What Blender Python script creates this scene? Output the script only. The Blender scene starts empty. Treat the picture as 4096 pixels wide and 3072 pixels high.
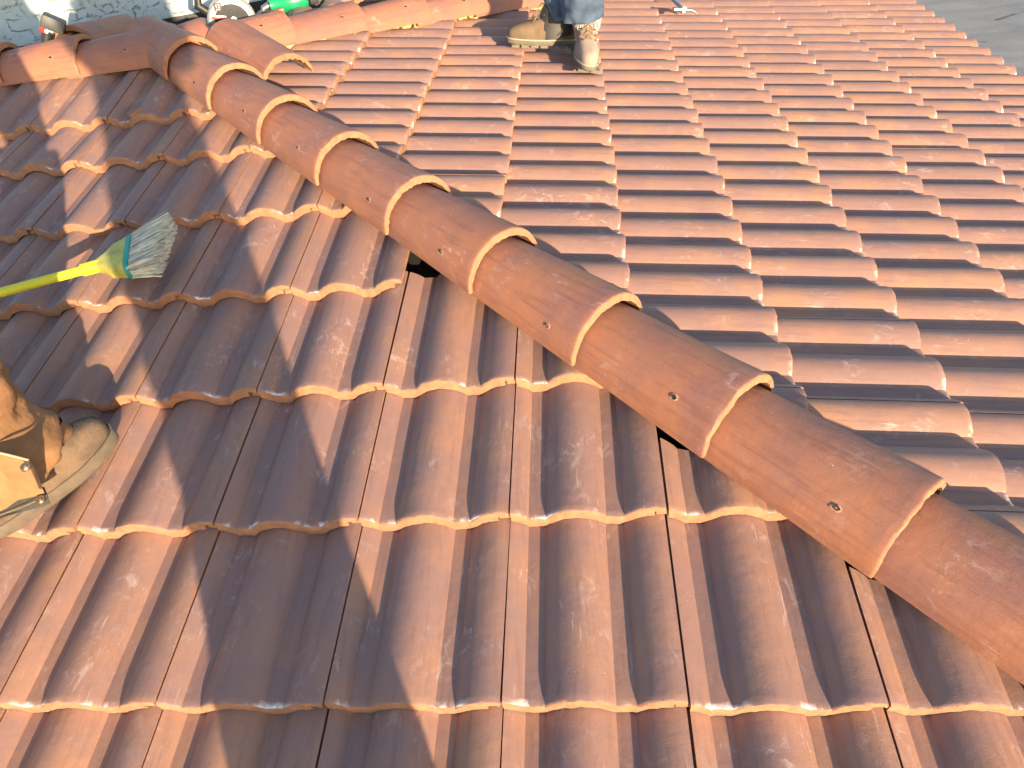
import bpy, bmesh, math, random
from mathutils import Vector, Matrix, noise
R_ = math.radians
S = bpy.context.scene
C = S.collection

# ------------------------------------------------------------------ camera, sky, sun, exposure
CAM = Vector((0.47632, -0.56141, 1.14791))
RX = Vector((0.99241665, 0.05426165, -0.11029446))
RD = Vector((-0.04916908, -0.64713431, -0.76078879))
RF = Vector((-0.11265698, 0.76044254, -0.63955887))
FPX = 2919.67
cd = bpy.data.cameras.new('camera'); cam = bpy.data.objects.new('camera', cd); C.objects.link(cam)
cd.sensor_width = 36; cd.lens = FPX / 4096 * 36; cd.clip_start = 0.02; cd.clip_end = 500
m = Matrix.Identity(4)
for r in range(3):
    m[r][0] = RX[r]; m[r][1] = -RD[r]; m[r][2] = -RF[r]; m[r][3] = CAM[r]
cam.matrix_world = m
S.camera = cam

SUN_AZ = Vector((0.47, -0.883, 0)).normalized()      # towards the sun, in plan
SUN_EL = R_(9.5)
sd = (SUN_AZ * math.cos(SUN_EL) + Vector((0, 0, math.sin(SUN_EL)))).normalized()
w = bpy.data.worlds.new('World'); S.world = w; w.use_nodes = True
nt = w.node_tree; bg = nt.nodes['Background']
sky = nt.nodes.new('ShaderNodeTexSky'); sky.sky_type = 'NISHITA'; sky.sun_disc = False
sky.sun_elevation = SUN_EL; sky.sun_rotation = math.atan2(SUN_AZ.x, SUN_AZ.y)
sky.air_density = 1.0; sky.dust_density = 0.6; sky.ozone_density = 1.2
nt.links.new(sky.outputs[0], bg.inputs[0]); bg.inputs[1].default_value = 0.15
sl = bpy.data.lights.new('sun', 'SUN'); sl.energy = 4.6; sl.angle = R_(0.6); sl.color = (1.0, 0.78, 0.50)
so = bpy.data.objects.new('sun', sl); C.objects.link(so); so.location = (5, -8, 6)
so.rotation_euler = (-sd).to_track_quat('-Z', 'Y').to_euler()
S.view_settings.view_transform = 'Standard'; S.view_settings.look = 'None'
S.view_settings.exposure = 1.50; S.view_settings.gamma = 1; S.view_settings.use_curve_mapping = False

# ------------------------------------------------------------------ roof geometry (metres)
TH = 0.18469633; T = math.tan(TH); CO = math.cos(TH); SI = math.sin(TH)
W = 0.300; L = 0.34446
XB, YB, ZB = -0.43734, 1.67647, 0.33786
HIPS = 1.270                        # hip caps run along x + y = HIPS
HIPD = 3.482                        # far hip caps run along y - x = HIPD
APX, APY = (HIPS - HIPD) / 2, (HIPS + HIPD) / 2

def zA(y): return y * T
def zB(x): return ZB - (x - XB) * T
def ray(px, py):                    # viewing ray through a pixel of the 4096 x 3072 photograph
    return (RX * ((px - 2048) / FPX) + RD * ((py - 1536) / FPX) + RF)
def hit(px, py, n, d):
    r = ray(px, py); n = Vector(n); return CAM + r * ((d - n.dot(CAM)) / n.dot(r))
def onA(px, py, h=0): return hit(px, py, (0, -T, 1), h)
def onB(px, py, h=0): return hit(px, py, (T, 0, 1), ZB + XB * T + h)
def onY(px, py, y): return hit(px, py, (0, 1, 0), y)
def onZ(px, py, z): return hit(px, py, (0, 0, 1), z)

# ------------------------------------------------------------------ helpers
def mesh_from(name, V, F, mats, smooth=True, fm=None, ang=38):
    me = bpy.data.meshes.new(name); me.from_pydata([tuple(v) for v in V], [], F)
    for mt in (mats if isinstance(mats, (list, tuple)) else [mats]): me.materials.append(mt)
    if fm: me.polygons.foreach_set('material_index', fm)
    me.validate(); fix(me, smooth, ang); return me
def fix(me, smooth=True, ang=38, weld=1e-6):
    bm = bmesh.new(); bm.from_mesh(me)
    bmesh.ops.remove_doubles(bm, verts=bm.verts, dist=weld)
    bmesh.ops.recalc_face_normals(bm, faces=bm.faces); bm.to_mesh(me); bm.free()
    me.polygons.foreach_set('use_smooth', [smooth] * len(me.polygons))
    if smooth: me.set_sharp_from_angle(angle=R_(ang))
    me.update()
def obj(name, me, parent=None, mw=None):
    o = bpy.data.objects.new(name, me); C.objects.link(o)
    if parent: o.parent = parent
    if mw is not None: o.matrix_local = mw
    return o
def tag(o, label=None, cat=None, group=None, kind=None):
    if label: o['label'] = label
    if cat: o['category'] = cat
    if group: o['group'] = group
    if kind: o['kind'] = kind
    return o
def empty(name, mw, label, cat, group=None):
    o = bpy.data.objects.new(name, None); C.objects.link(o); o.matrix_world = mw; o.empty_display_size = 0.05
    return tag(o, label, cat, group)
def frame(org, x, y, z):
    M = Matrix.Identity(4)
    for r in range(3): M[r][0] = x[r]; M[r][1] = y[r]; M[r][2] = z[r]; M[r][3] = org[r]
    return M
def aim(org, fwd, up=(0, 0, 1)):    # local +Y along fwd, local +Z near up
    y = Vector(fwd).normalized(); x = y.cross(Vector(up)).normalized(); z = x.cross(y)
    return frame(Vector(org), x, y, z)
class MB:                           # collects simple solids into one mesh
    def __init__(s): s.V = []; s.F = []
    def add(s, V, F):
        b = len(s.V); s.V += [Vector(v) for v in V]; s.F += [[i + b for i in f] for f in F]; return s
    def box(s, c, d, rot=None, bev=0.0):
        bm = bmesh.new(); bmesh.ops.create_cube(bm, size=1)
        for v in bm.verts: v.co = Vector((v.co.x * d[0], v.co.y * d[1], v.co.z * d[2]))
        if bev: bmesh.ops.bevel(bm, geom=bm.edges[:], offset=bev, segments=2, affect='EDGES', profile=0.6)
        M = Matrix.Translation(Vector(c)) @ (rot.to_4x4() if rot is not None else Matrix.Identity(4))
        bm.verts.ensure_lookup_table(); bm.verts.index_update()
        s.add([M @ v.co for v in bm.verts], [[v.index for v in f.verts] for f in bm.faces]); bm.free(); return s
    def loft(s, rings, cap=True, closed=True):
        n = len(rings[0]); V = [v for r in rings for v in r]; F = []
        for i in range(len(rings) - 1):
            for k in range(n if closed else n - 1):
                F.append([i * n + k, i * n + (k + 1) % n, (i + 1) * n + (k + 1) % n, (i + 1) * n + k])
        if cap: F.append(list(range(n))[::-1]); F.append([(len(rings) - 1) * n + k for k in range(n)])
        return s.add(V, F)
    def tube(s, P, rad, n=12, cap=True, sx=1.0):
        P = [Vector(p) for p in P]; rr = rad if isinstance(rad, (list, tuple)) else [rad] * len(P); rings = []; ref = None
        for i, p in enumerate(P):
            t = (P[min(i + 1, len(P) - 1)] - P[max(i - 1, 0)]).normalized()
            if ref is None: ref = t.cross(Vector((0.13, 0.27, 1)) if abs(t.z) < 0.9 else Vector((1, 0, 0))).normalized()
            a = (ref - t * ref.dot(t)).normalized(); b = t.cross(a); ref = a
            rings.append([p + (a * math.cos(q) * sx + b * math.sin(q)) * rr[i] for q in [2 * math.pi * k / n for k in range(n)]])
        return s.loft(rings, cap)
    def lathe(s, prof, M=Matrix.Identity(4), n=24):   # prof: (r, z)
        return s.loft([[M @ Vector((r * math.cos(2 * math.pi * k / n), r * math.sin(2 * math.pi * k / n), z)) for k in range(n)] for r, z in prof])
    def prism(s, poly, z0, z1, M=Matrix.Identity(4)):
        return s.loft([[M @ Vector((x, y, z0)) for x, y in poly], [M @ Vector((x, y, z1)) for x, y in poly]])
    def build(s, name, mat, parent=None, mw=None, smooth=True, ang=38):
        return obj(name, mesh_from(name, s.V, s.F, mat, smooth, None, ang), parent, mw)

# ------------------------------------------------------------------ materials
def new_mat(name):
    mt = bpy.data.materials.new(name); mt.use_nodes = True; t = mt.node_tree
    return mt, t, t.nodes['Principled BSDF'], lambda k: t.nodes.new(k), t.links.new
def mixc(N, LK, f, a, b, mode='MIX'):
    n = N('ShaderNodeMix'); n.data_type = 'RGBA'; n.blend_type = mode
    for sock, v in ((n.inputs[0], f), (n.inputs[6], a), (n.inputs[7], b)):
        if isinstance(v, (tuple, list)): sock.default_value = (*v, 1)
        elif isinstance(v, (int, float)): sock.default_value = v
        else: LK(v, sock)
    return n.outputs[2]
def ramp(N, LK, src, lo, hi, a=0.0, b=1.0):
    n = N('ShaderNodeMapRange'); n.clamp = True; LK(src, n.inputs[0])
    for i, v in zip((1, 2, 3, 4), (lo, hi, a, b)): n.inputs[i].default_value = v
    return n.outputs[0]
def mth(N, LK, op, a, b=0.0):
    n = N('ShaderNodeMath'); n.operation = op
    for i, v in enumerate((a, b)):
        if isinstance(v, (int, float)): n.inputs[i].default_value = v
        else: LK(v, n.inputs[i])
    return n.outputs[0]
def nz(N, LK, vec, scale, detail=4, rough=0.55, dist=0.0, sc=None):
    if sc is not None:
        mp = N('ShaderNodeMapping'); mp.inputs['Scale'].default_value = sc; LK(vec, mp.inputs[0]); vec = mp.outputs[0]
    n = N('ShaderNodeTexNoise'); LK(vec, n.inputs['Vector'])
    n.inputs['Scale'].default_value = scale; n.inputs['Detail'].default_value = detail
    n.inputs['Roughness'].default_value = rough; n.inputs['Distortion'].default_value = dist
    return n.outputs['Fac']
def objvec(N, LK):
    tc = N('ShaderNodeTexCoord'); oi = N('ShaderNodeObjectInfo')
    sc = N('ShaderNodeVectorMath'); sc.operation = 'SCALE'; sc.inputs[0].default_value = (37.1, 51.3, 23.7); LK(oi.outputs['Random'], sc.inputs['Scale'])
    ad = N('ShaderNodeVectorMath'); LK(tc.outputs['Object'], ad.inputs[0]); LK(sc.outputs[0], ad.inputs[1])
    return tc.outputs['Object'], ad.outputs[0], oi.outputs['Random']
def bump(N, LK, B, h, st, dist=0.002):
    b = N('ShaderNodeBump'); b.inputs['Strength'].default_value = st; b.inputs['Distance'].default_value = dist
    LK(h, b.inputs['Height']); LK(b.outputs[0], B.inputs['Normal'])

def clay_mat(name, c_or, c_mv, c_dk, mv=0.5, white=0.6, streak=0.5, effl=True):
    mt, t, B, N, LK = new_mat(name)
    ov, v, rnd = objvec(N, LK)
    big = nz(N, LK, v, 7, 3, 0.6)
    off = mth(N, LK, 'ADD', big, mth(N, LK, 'MULTIPLY', mth(N, LK, 'SUBTRACT', rnd, 0.5), 0.13))
    col = mixc(N, LK, ramp(N, LK, off, 0.5 - mv * .3, 0.78 - mv * .3), c_or, c_mv)
    col = mixc(N, LK, ramp(N, LK, rnd, 0.0, 1.0, 0.0, 0.22), col, c_dk)
    st = nz(N, LK, v, 1, 5, 0.6, 0.3, (75, 5, 75))
    col = mixc(N, LK, mth(N, LK, 'MULTIPLY', ramp(N, LK, st, 0.5, 0.72), streak), col, c_dk)
    fine = nz(N, LK, v, 420, 3, 0.7)
    col = mixc(N, LK, ramp(N, LK, fine, 0.35, 0.7, 0.0, 0.30), col, c_mv)
    # dusty scuffs, short brush-like
    sc = nz(N, LK, v, 1, 9, 0.72, 1.2, (34, 22, 34))
    pa = nz(N, LK, v, 9, 2, 0.5)
    du = mth(N, LK, 'MULTIPLY', ramp(N, LK, sc, 0.53, 0.72), ramp(N, LK, pa, 0.48, 0.68))
    col = mixc(N, LK, mth(N, LK, 'MULTIPLY', du, white), col, (0.56, 0.47, 0.45))
    # thin rain-run lines down the slope
    rl = nz(N, LK, v, 1, 3, 0.5, 0.15, (170, 3.5, 170))
    rm = mth(N, LK, 'MULTIPLY', ramp(N, LK, rl, 0.66, 0.72), ramp(N, LK, pa, 0.5, 0.62))
    col = mixc(N, LK, mth(N, LK, 'MULTIPLY', rm, white * 0.55), col, (0.60, 0.50, 0.48))
    # specks of mortar
    vo = N('ShaderNodeTexVoronoi'); vo.inputs['Scale'].default_value = 95; LK(v, vo.inputs['Vector'])
    pk = nz(N, LK, v, 5, 1, 0.5)
    sp = mth(N, LK, 'MULTIPLY', ramp(N, LK, mth(N, LK, 'ADD', vo.outputs['Distance'], mth(N, LK, 'MULTIPLY', nz(N, LK, v, 60, 2), 0.34)), 0.26, 0.20), ramp(N, LK, pk, 0.60, 0.68))
    col = mixc(N, LK, mth(N, LK, 'MULTIPLY', sp, 0.65), col, (0.66, 0.58, 0.54))
    if effl:
        sx = N('ShaderNodeSeparateXYZ'); LK(ov, sx.inputs[0])
        e = nz(N, LK, v, 1, 5, 0.6, 0.4, (22, 10, 22))
        nr = mth(N, LK, 'ADD', sx.outputs[1], mth(N, LK, 'MULTIPLY', nz(N, LK, v, 60, 3), 0.02))
        k = mth(N, LK, 'MULTIPLY', ramp(N, LK, nr, 0.022, 0.012), ramp(N, LK, e, 0.50, 0.60))
        k = mth(N, LK, 'MULTIPLY', k, ramp(N, LK, sx.outputs[2], -0.008, -0.020))
        col = mixc(N, LK, mth(N, LK, 'MULTIPLY', k, 0.85), col, (0.80, 0.76, 0.74))
    LK(col, B.inputs['Base Color']); B.inputs['Roughness'].default_value = 0.62
    B.inputs['Specular IOR Level'].default_value = 0.35
    bump(N, LK, B, mth(N, LK, 'ADD', fine, mth(N, LK, 'MULTIPLY', nz(N, LK, v, 40, 4), 2.5)), 0.35, 0.0012)
    return mt
M_TILE = clay_mat('clay_tile', (0.365, 0.190, 0.118), (0.272, 0.160, 0.140), (0.185, 0.102, 0.092), 0.75, 0.68, 0.55)
M_CAP = clay_mat('clay_cap', (0.36, 0.150, 0.082), (0.26, 0.120, 0.098), (0.17, 0.072, 0.058), 0.40, 0.45, 0.6, False)
def raw_mat():
    mt, t, B, N, LK = new_mat('clay_raw_edge'); ov, v, rnd = objvec(N, LK)
    col = mixc(N, LK, ramp(N, LK, nz(N, LK, v, 50, 5), 0.35, 0.7), (0.36, 0.175, 0.095), (0.26, 0.125, 0.075))
    col = mixc(N, LK, ramp(N, LK, nz(N, LK, v, 130, 4), 0.64, 0.74, 0, 0.7), col, (0.16, 0.07, 0.045))
    LK(col, B.inputs['Base Color']); B.inputs['Roughness'].default_value = 0.9
    bump(N, LK, B, nz(N, LK, v, 260, 5, 0.7), 0.8, 0.002); return mt
M_RAW = raw_mat()
def plain(name, c, rough=0.6, metal=0.0, var=0.15, scale=30, bmp=0.0, c2=None, spec=0.5, sc=None):
    mt, t, B, N, LK = new_mat(name); ov, v, rnd = objvec(N, LK)
    f = nz(N, LK, v, scale, 5, 0.6, 0.2, sc)
    d = c2 if c2 else tuple(x * (1 - var * 2) for x in c)
    LK(mixc(N, LK, ramp(N, LK, f, 0.38, 0.68), c, d), B.inputs['Base Color'])
    B.inputs['Roughness'].default_value = rough; B.inputs['Metallic'].default_value = metal
    B.inputs['Specular IOR Level'].default_value = spec
    if bmp: bump(N, LK, B, nz(N, LK, v, scale * 6, 4), bmp, 0.002)
    return mt
M_FELT = plain('roof_felt', (0.02, 0.018, 0.018), 0.95)
M_WOOD = plain('pine_board', (0.62, 0.42, 0.17), 0.75, var=0.2, scale=1, sc=(40, 4, 40))
M_FOAM = plain('yellow_foam', (0.60, 0.47, 0.18), 0.85, var=0.25, scale=60, bmp=0.5)
M_STUC = plain('stucco', (0.50, 0.42, 0.33), 0.9, var=0.15, scale=8, bmp=0.4)
M_YEL = plain('yellow_plastic', (0.74, 0.66, 0.03), 0.42, var=0.06, scale=8)
M_YELD = plain('yellow_scuffed', (0.52, 0.48, 0.10), 0.55, var=0.2, scale=25)
M_TEAL = plain('teal_rubber', (0.02, 0.33, 0.30), 0.55)
M_BLACK = plain('black_plastic', (0.022, 0.022, 0.024), 0.45)
M_DGREY = plain('dark_grey_plastic', (0.055, 0.06, 0.065), 0.45)
M_RED = plain('red_plastic', (0.26, 0.025, 0.02), 0.4)
M_ORED = plain('orange_red_plastic', (0.75, 0.12, 0.035), 0.4)
M_GREEN = plain('green_plastic', (0.01, 0.28, 0.12), 0.28, var=0.1)
M_STEEL = plain('bright_steel', (0.34, 0.37, 0.42), 0.16, 1.0, var=0.05)
M_SATIN = plain('satin_steel', (0.55, 0.54, 0.52), 0.42, 1.0, var=0.15)
M_LGREY = plain('light_grey_metal', (0.36, 0.36, 0.35), 0.3, 0.5, var=0.04)
M_WHITE = plain('white_label', (0.8, 0.8, 0.78), 0.5, var=0.02)
M_DENIM = plain('faded_denim', (0.085, 0.125, 0.19), 0.9, scale=11, bmp=0.5, c2=(0.04, 0.06, 0.11), spec=0.15)
M_SOCK = plain('grey_knit', (0.33, 0.34, 0.37), 0.95, scale=1, sc=(260, 260, 12), bmp=0.9, var=0.3)
M_BOOT = plain('tan_nubuck', (0.165, 0.115, 0.078), 0.85, scale=16, bmp=0.5, c2=(0.11, 0.08, 0.055), spec=0.2)
M_BOOT_LIT = plain('sunlit_nubuck', (0.34, 0.27, 0.225), 0.85, scale=16, bmp=0.5, c2=(0.24, 0.185, 0.15), spec=0.2)  # paler copy of the boot leather, sunlight on the right boot put into colour
M_BOOT2 = plain('worn_brown_suede', (0.165, 0.112, 0.078), 0.9, scale=22, bmp=0.8, c2=(0.085, 0.062, 0.048), spec=0.2)
M_SOLE = plain('rubber_sole', (0.15, 0.13, 0.10), 0.8, scale=40)
M_SOLE2 = plain('dusty_sole', (0.13, 0.10, 0.076), 0.85, scale=40)
M_COLLAR = plain('black_leather', (0.02, 0.018, 0.02), 0.5)
M_WELT = plain('welt_stitch', (0.48, 0.42, 0.29), 0.7)
M_LACE = plain('tan_lace', (0.28, 0.19, 0.11), 0.9)
M_DUCK = plain('brown_duck_canvas', (0.30, 0.158, 0.080), 0.92, scale=16, bmp=0.7, c2=(0.22, 0.115, 0.060), spec=0.12)
M_SUEDE = plain('cream_suede', (0.52, 0.40, 0.25), 0.9, scale=20)
M_LINING = plain('black_corduroy', (0.05, 0.048, 0.045), 0.95, scale=60)
M_BRASS = plain('brass', (0.42, 0.36, 0.26), 0.4, 1.0)
M_SHIRT = plain('grey_work_shirt', (0.16, 0.17, 0.19), 0.95, scale=10, bmp=0.4)
M_SKIN = plain('skin', (0.42, 0.24, 0.17), 0.6, var=0.08, scale=20)
M_HAIR = plain('dark_hair', (0.025, 0.018, 0.014), 0.7)
def bristle():
    mt, t, B, N, LK = new_mat('bristles'); ov, v, rnd = objvec(N, LK)
    col = mixc(N, LK, ramp(N, LK, nz(N, LK, v, 40, 3), 0.35, 0.65), (0.60, 0.60, 0.52), (0.42, 0.41, 0.36))
    LK(col, B.inputs['Base Color']); B.inputs['Roughness'].default_value = 0.8; return mt
M_BRIST = bristle()
def wall_mat():
    mt, t, B, N, LK = new_mat('flaking_white_paint'); ov, v, rnd = objvec(N, LK)
    dis = N('ShaderNodeTexNoise'); dis.inputs['Scale'].default_value = 12; dis.inputs['Detail'].default_value = 6; LK(ov, dis.inputs['Vector'])
    sb = N('ShaderNodeVectorMath'); sb.operation = 'MULTIPLY_ADD'; LK(dis.outputs['Color'], sb.inputs[0])
    sb.inputs[1].default_value = (0.09, 0.05, 0.07); LK(ov, sb.inputs[2])
    br = N('ShaderNodeTexBrick'); br.inputs['Scale'].default_value = 1.0; br.inputs['Brick Width'].default_value = 0.17; br.inputs['Row Height'].default_value = 0.052; br.offset_frequency = 3
    br.inputs['Mortar Size'].default_value = 0.0045; br.inputs['Mortar Smooth'].default_value = 0.3
    mp = N('ShaderNodeMapping'); mp.inputs['Rotation'].default_value = (R_(90), 0, 0); LK(sb.outputs[0], mp.inputs[0]); LK(mp.outputs[0], br.inputs['Vector'])
    n1 = nz(N, LK, ov, 13, 6, 0.65); n2 = nz(N, LK, ov, 5, 3)
    ck = mth(N, LK, 'MULTIPLY', br.outputs['Fac'], ramp(N, LK, n1, 0.48, 0.58))
    fl = mth(N, LK, 'MULTIPLY', ramp(N, LK, nz(N, LK, ov, 34, 8, 0.78), 0.55, 0.62), ramp(N, LK, n2, 0.42, 0.58))
    al = mth(N, LK, 'MAXIMUM', ck, fl)
    base = mixc(N, LK, ramp(N, LK, n2, 0.35, 0.7), (0.44, 0.51, 0.53), (0.36, 0.42, 0.44))
    LK(mixc(N, LK, mth(N, LK, 'MULTIPLY', al, 0.85), base, (0.19, 0.15, 0.125)), B.inputs['Base Color'])
    B.inputs['Roughness'].default_value = 0.8
    bump(N, LK, B, mth(N, LK, 'SUBTRACT', 1.0, al), 0.8, 0.006); return mt
M_WALL = wall_mat()
def asph():
    mt, t, B, N, LK = new_mat('old_asphalt'); tc = N('ShaderNodeTexCoord'); v = tc.outputs['Object']
    a = nz(N, LK, v, 0.9, 6, 0.65, 0.6, (1, 2.2, 1)); b = nz(N, LK, v, 30, 4, 0.7)
    col = mixc(N, LK, ramp(N, LK, a, 0.35, 0.68), (0.36, 0.33, 0.31), (0.22, 0.215, 0.22))
    col = mixc(N, LK, ramp(N, LK, b, 0.35, 0.65, 0, 0.35), col, (0.12, 0.115, 0.11))
    cr = N('ShaderNodeTexVoronoi'); cr.feature = 'DISTANCE_TO_EDGE'; cr.inputs['Scale'].default_value = 0.45; LK(v, cr.inputs['Vector'])
    k = mth(N, LK, 'MULTIPLY', ramp(N, LK, cr.outputs[0], 0.02, 0.006), ramp(N, LK, nz(N, LK, v, 1.4, 3), 0.52, 0.6))
    col = mixc(N, LK, mth(N, LK, 'MULTIPLY', k, 0.8), col, (0.05, 0.05, 0.05))
    LK(col, B.inputs['Base Color']); B.inputs['Roughness'].default_value = 0.95
    bump(N, LK, B, b, 0.6, 0.02); return mt
M_ASPH = asph()

# ------------------------------------------------------------------ ground and house
GZ = -3.1
MB().add([(-120, -120, GZ), (160, -120, GZ), (160, 200, GZ), (-120, 200, GZ)], [[0, 1, 2, 3]]).build('ground', M_ASPH)['kind'] = 'structure'

EX = XB + 9 * L * CO                     # eave of the right slope
EY = HIPS - EX                           # eave of the near slope (below the photograph)
TC = 0.035                               # the back slope is nearly flat
DK = 0.105                               # deck lies this far under the tile crests
house = empty('house', Matrix.Translation((0, 0, GZ)), 'roofed house whose terracotta hip roof fills the photo', 'house')
def wl(p): return Vector(p) - Vector((0, 0, GZ))
x0 = -3.2; ye = HIPD + EX
def slab(pts, th=0.02):
    n = len(pts); V = [wl(p) for p in pts] + [wl((p[0], p[1], p[2] - th)) for p in pts]
    return V, [list(range(n)), list(range(2 * n - 1, n - 1, -1))] + [[k, (k + 1) % n, n + (k + 1) % n, n + k] for k in range(n)]
zap = zA(APY) - DK
d = MB()
d.add(*slab([(x0, EY + .03, zA(EY + .03) - DK), (EX - .03, EY + .03, zA(EY + .03) - DK), (APX, APY, zap), (x0, APY, zap)]))
d.add(*slab([(EX - .03, EY + .03, zB(EX - .03) - DK - .012), (EX - .03, ye, zB(EX - .03) - DK - .012), (APX, APY, zap - .003)]))
d.add(*slab([(APX - .02, APY + .01, zap - .004), (EX - .03, ye, zB(EX - .03) - DK - .016), (x0, ye, zap - 0.30), (x0, APY + .01, zap - .004)]))
d.build('roof_deck', M_FELT, house, smooth=False)
wb = MB()
for (xa, ya, xb_, yb_) in ((x0, EY + .45, EX - .45, EY + .65), (EX - .65, EY + .66, EX - .45, ye - .45), (x0, ye - .65, EX - .66, ye - .45)):
    z1 = zB(EX) - 0.30
    wb.box(((xa + xb_) / 2, (ya + yb_) / 2, (z1 - GZ) / 2), (abs(xb_ - xa), abs(yb_ - ya), z1 - GZ))
wb.build('wall', M_STUC, house, smooth=False)
zf = zB(EX) - DK - 0.12 - GZ
MB().box((EX - .045, (EY + ye) / 2, zf), (.025, ye - EY - .1, .16)).build('fascia_board', plain('fascia_paint', (0.35, 0.25, 0.18), 0.7), house, smooth=False)
MB().box(((x0 + EX) / 2, EY + .045, zf), (EX - x0 - .13, .025, .16)).build('fascia_board', M_STUC, house, smooth=False)

# ------------------------------------------------------------------ roof tiles
AMP = 0.0285
def prof(u):
    w_ = u % 0.150
    if 0.036 <= w_ <= 0.070: return -AMP
    s = (w_ - 0.070) / 0.116 if w_ > 0.070 else (w_ + 0.080) / 0.116
    return -AMP + AMP * max(0, math.sin(math.pi * s)) ** 0.78
DROP = 0.030 / L
BT = 0.028
def tile_data(seed, length=0.415):
    rs = random.Random(seed); so_ = Vector((rs.uniform(0, 99), rs.uniform(0, 99), rs.uniform(0, 99)))
    cr = []
    T0 = prof(0.0012)
    cr += [(-0.020, T0 - .014, T0 - .026), (0.0022, T0 - .014, T0 - BT), (0.0022, None, None)]
    us = sorted(set([0.0022 + (0.2960) * k / 44 for k in range(45)] + [0.036, 0.070, 0.186, 0.220]))
    for u in us[1:]:
        if u > 0.2768 and not any(abs(c[0] - 0.2768) < 1e-6 for c in cr):
            cr.append((0.2768, None, None)); cr.append((0.2768, None, 'S'))
        cr.append((u, None, 'S' if u > 0.2768 else None))
    vs = [0.0, 0.0022, 0.006, 0.016, 0.030, 0.12, 0.24, 0.345, length]
    sag = rs.uniform(-0.0015, 0.0015)
    V = []; nst = len(cr)
    for vi, v in enumerate(vs):
        for (u, tp, bt) in cr:
            s = (prof(u) if tp is None else tp) - DROP * v
            f = v / length
            s += sag * math.sin(math.pi * u / W)
            thick = BT if v <= 0.017 else 0.014
            if tp is not None: bb = s - (0.012)
            elif bt == 'S': bb = s - 0.0125
            else: bb = s - thick
            vv = v
            if vi <= 2:
                n1 = noise.noise(Vector((u * 60, 0, 0)) + so_); n2 = noise.noise(Vector((u * 260, 3, 0)) + so_)
                vv += n1 * 0.0014 + n2 * 0.0009
            tt = s
            if vi == 0: tt = s - 0.0035 - abs(noise.noise(Vector((u * 190, 7, 0)) + so_)) * 0.0035; bb += 0.001 + noise.noise(Vector((u * 150, 9, 0)) + so_) * 0.002; vv -= 0.0
            if vi == 1: tt = s - 0.0010
            if tp is not None and vi <= 2: vv += 0.006
            V.append((u, vv, tt)); V.append((u, vv, bb))
    F = []; fm = []
    def a(i, k, b): return (i * nst + k) * 2 + b
    nv = len(vs)
    for i in range(nv - 1):
        for k in range(nst - 1):
            F.append([a(i, k, 0), a(i, k + 1, 0), a(i + 1, k + 1, 0), a(i + 1, k, 0)]); fm.append(1 if i == 0 else 0)
            F.append([a(i, k, 1), a(i + 1, k, 1), a(i + 1, k + 1, 1), a(i, k + 1, 1)]); fm.append(1)
        for k in (0, nst - 1):
            F.append([a(i, k, 0), a(i + 1, k, 0), a(i + 1, k, 1), a(i, k, 1)]); fm.append(1)
    for i in (0, nv - 1):
        for k in range(nst - 1):
            F.append([a(i, k, 0), a(i, k + 1, 0), a(i, k + 1, 1), a(i, k, 1)]); fm.append(1)
    return V, F, fm
TILES = [mesh_from('roof_tile', *tile_data(s)[:2], [M_TILE, M_RAW], True, tile_data(s)[2], 42) for s in range(7)]
rng = random.Random(5)
def cut_mesh(me, mw, planes):
    bm = bmesh.new(); bm.from_mesh(me); inv = mw.inverted(); n3 = mw.to_3x3().transposed()
    for co, no in planes:
        g = bm.verts[:] + bm.edges[:] + bm.faces[:]
        r = bmesh.ops.bisect_plane(bm, geom=g, dist=1e-6, plane_co=inv @ Vector(co), plane_no=(n3 @ Vector(no)).normalized(), clear_outer=True)
        ed = [e for e in r['geom_cut'] if isinstance(e, bmesh.types.BMEdge)]
        if ed:
            f = bmesh.ops.holes_fill(bm, edges=ed, sides=0)
            for q in f['faces']: q.material_index = 1
    if not bm.faces: bm.free(); return None
    m2 = bpy.data.meshes.new('roof_tile_cut'); bm.to_mesh(m2); bm.free()
    for mt in (M_TILE, M_RAW): m2.materials.append(mt)
    m2.polygons.foreach_set('use_smooth', [True] * len(m2.polygons)); m2.set_sharp_from_angle(angle=R_(42)); return m2
ORD = ['', 'first', 'second', 'third', 'fourth', 'fifth', 'sixth', 'seventh', 'eighth', 'ninth', 'tenth', 'eleventh', 'twelfth', 'thirteenth', 'fourteenth', 'fifteenth', 'sixteenth', 'seventeenth', 'eighteenth', 'nineteenth', 'twentieth', 'twenty-first', 'twenty-second', 'twenty-third', 'twenty-fourth', 'twenty-fifth', 'twenty-sixth', 'twenty-seventh', 'twenty-eighth', 'twenty-ninth', 'thirtieth']
def place_tile(org, U, Vv, Nn, planes, label, group):
    mw = frame(org, U, Vv, Nn)
    jit = Matrix.Translation((rng.uniform(-.0008, .0008), rng.uniform(-.003, .003), rng.uniform(-.0012, .0012))) @ Matrix.Rotation(R_(rng.uniform(-.25, .25)), 4, 'Z')
    mw = mw @ jit
    me = rng.choice(TILES)
    if planes:
        cs = [mw @ Vector(p) for p in ((-.02, 0, 0), (.3, 0, 0), (-.02, .415, -.03), (.3, .415, -.03))]
        need = [pl for pl in planes if max((c - Vector(pl[0])).dot(Vector(pl[1])) for c in cs) > 0]
        if need:
            me = cut_mesh(me, mw, need)
            if me is None or len(me.vertices) < 8: return None
            zs = [(mw @ v.co) for v in me.vertices]
            if max(v.x for v in zs) - min(v.x for v in zs) < 0.03 or max(v.y for v in zs) - min(v.y for v in zs) < 0.03: return None
    o = obj('roof_tile', me); o.matrix_world = mw
    return tag(o, label, 'roof tile', group, 'thing')
UA, VA, NA = Vector((1, 0, 0)), Vector((0, CO, SI)), Vector((0, -SI, CO))
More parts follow.
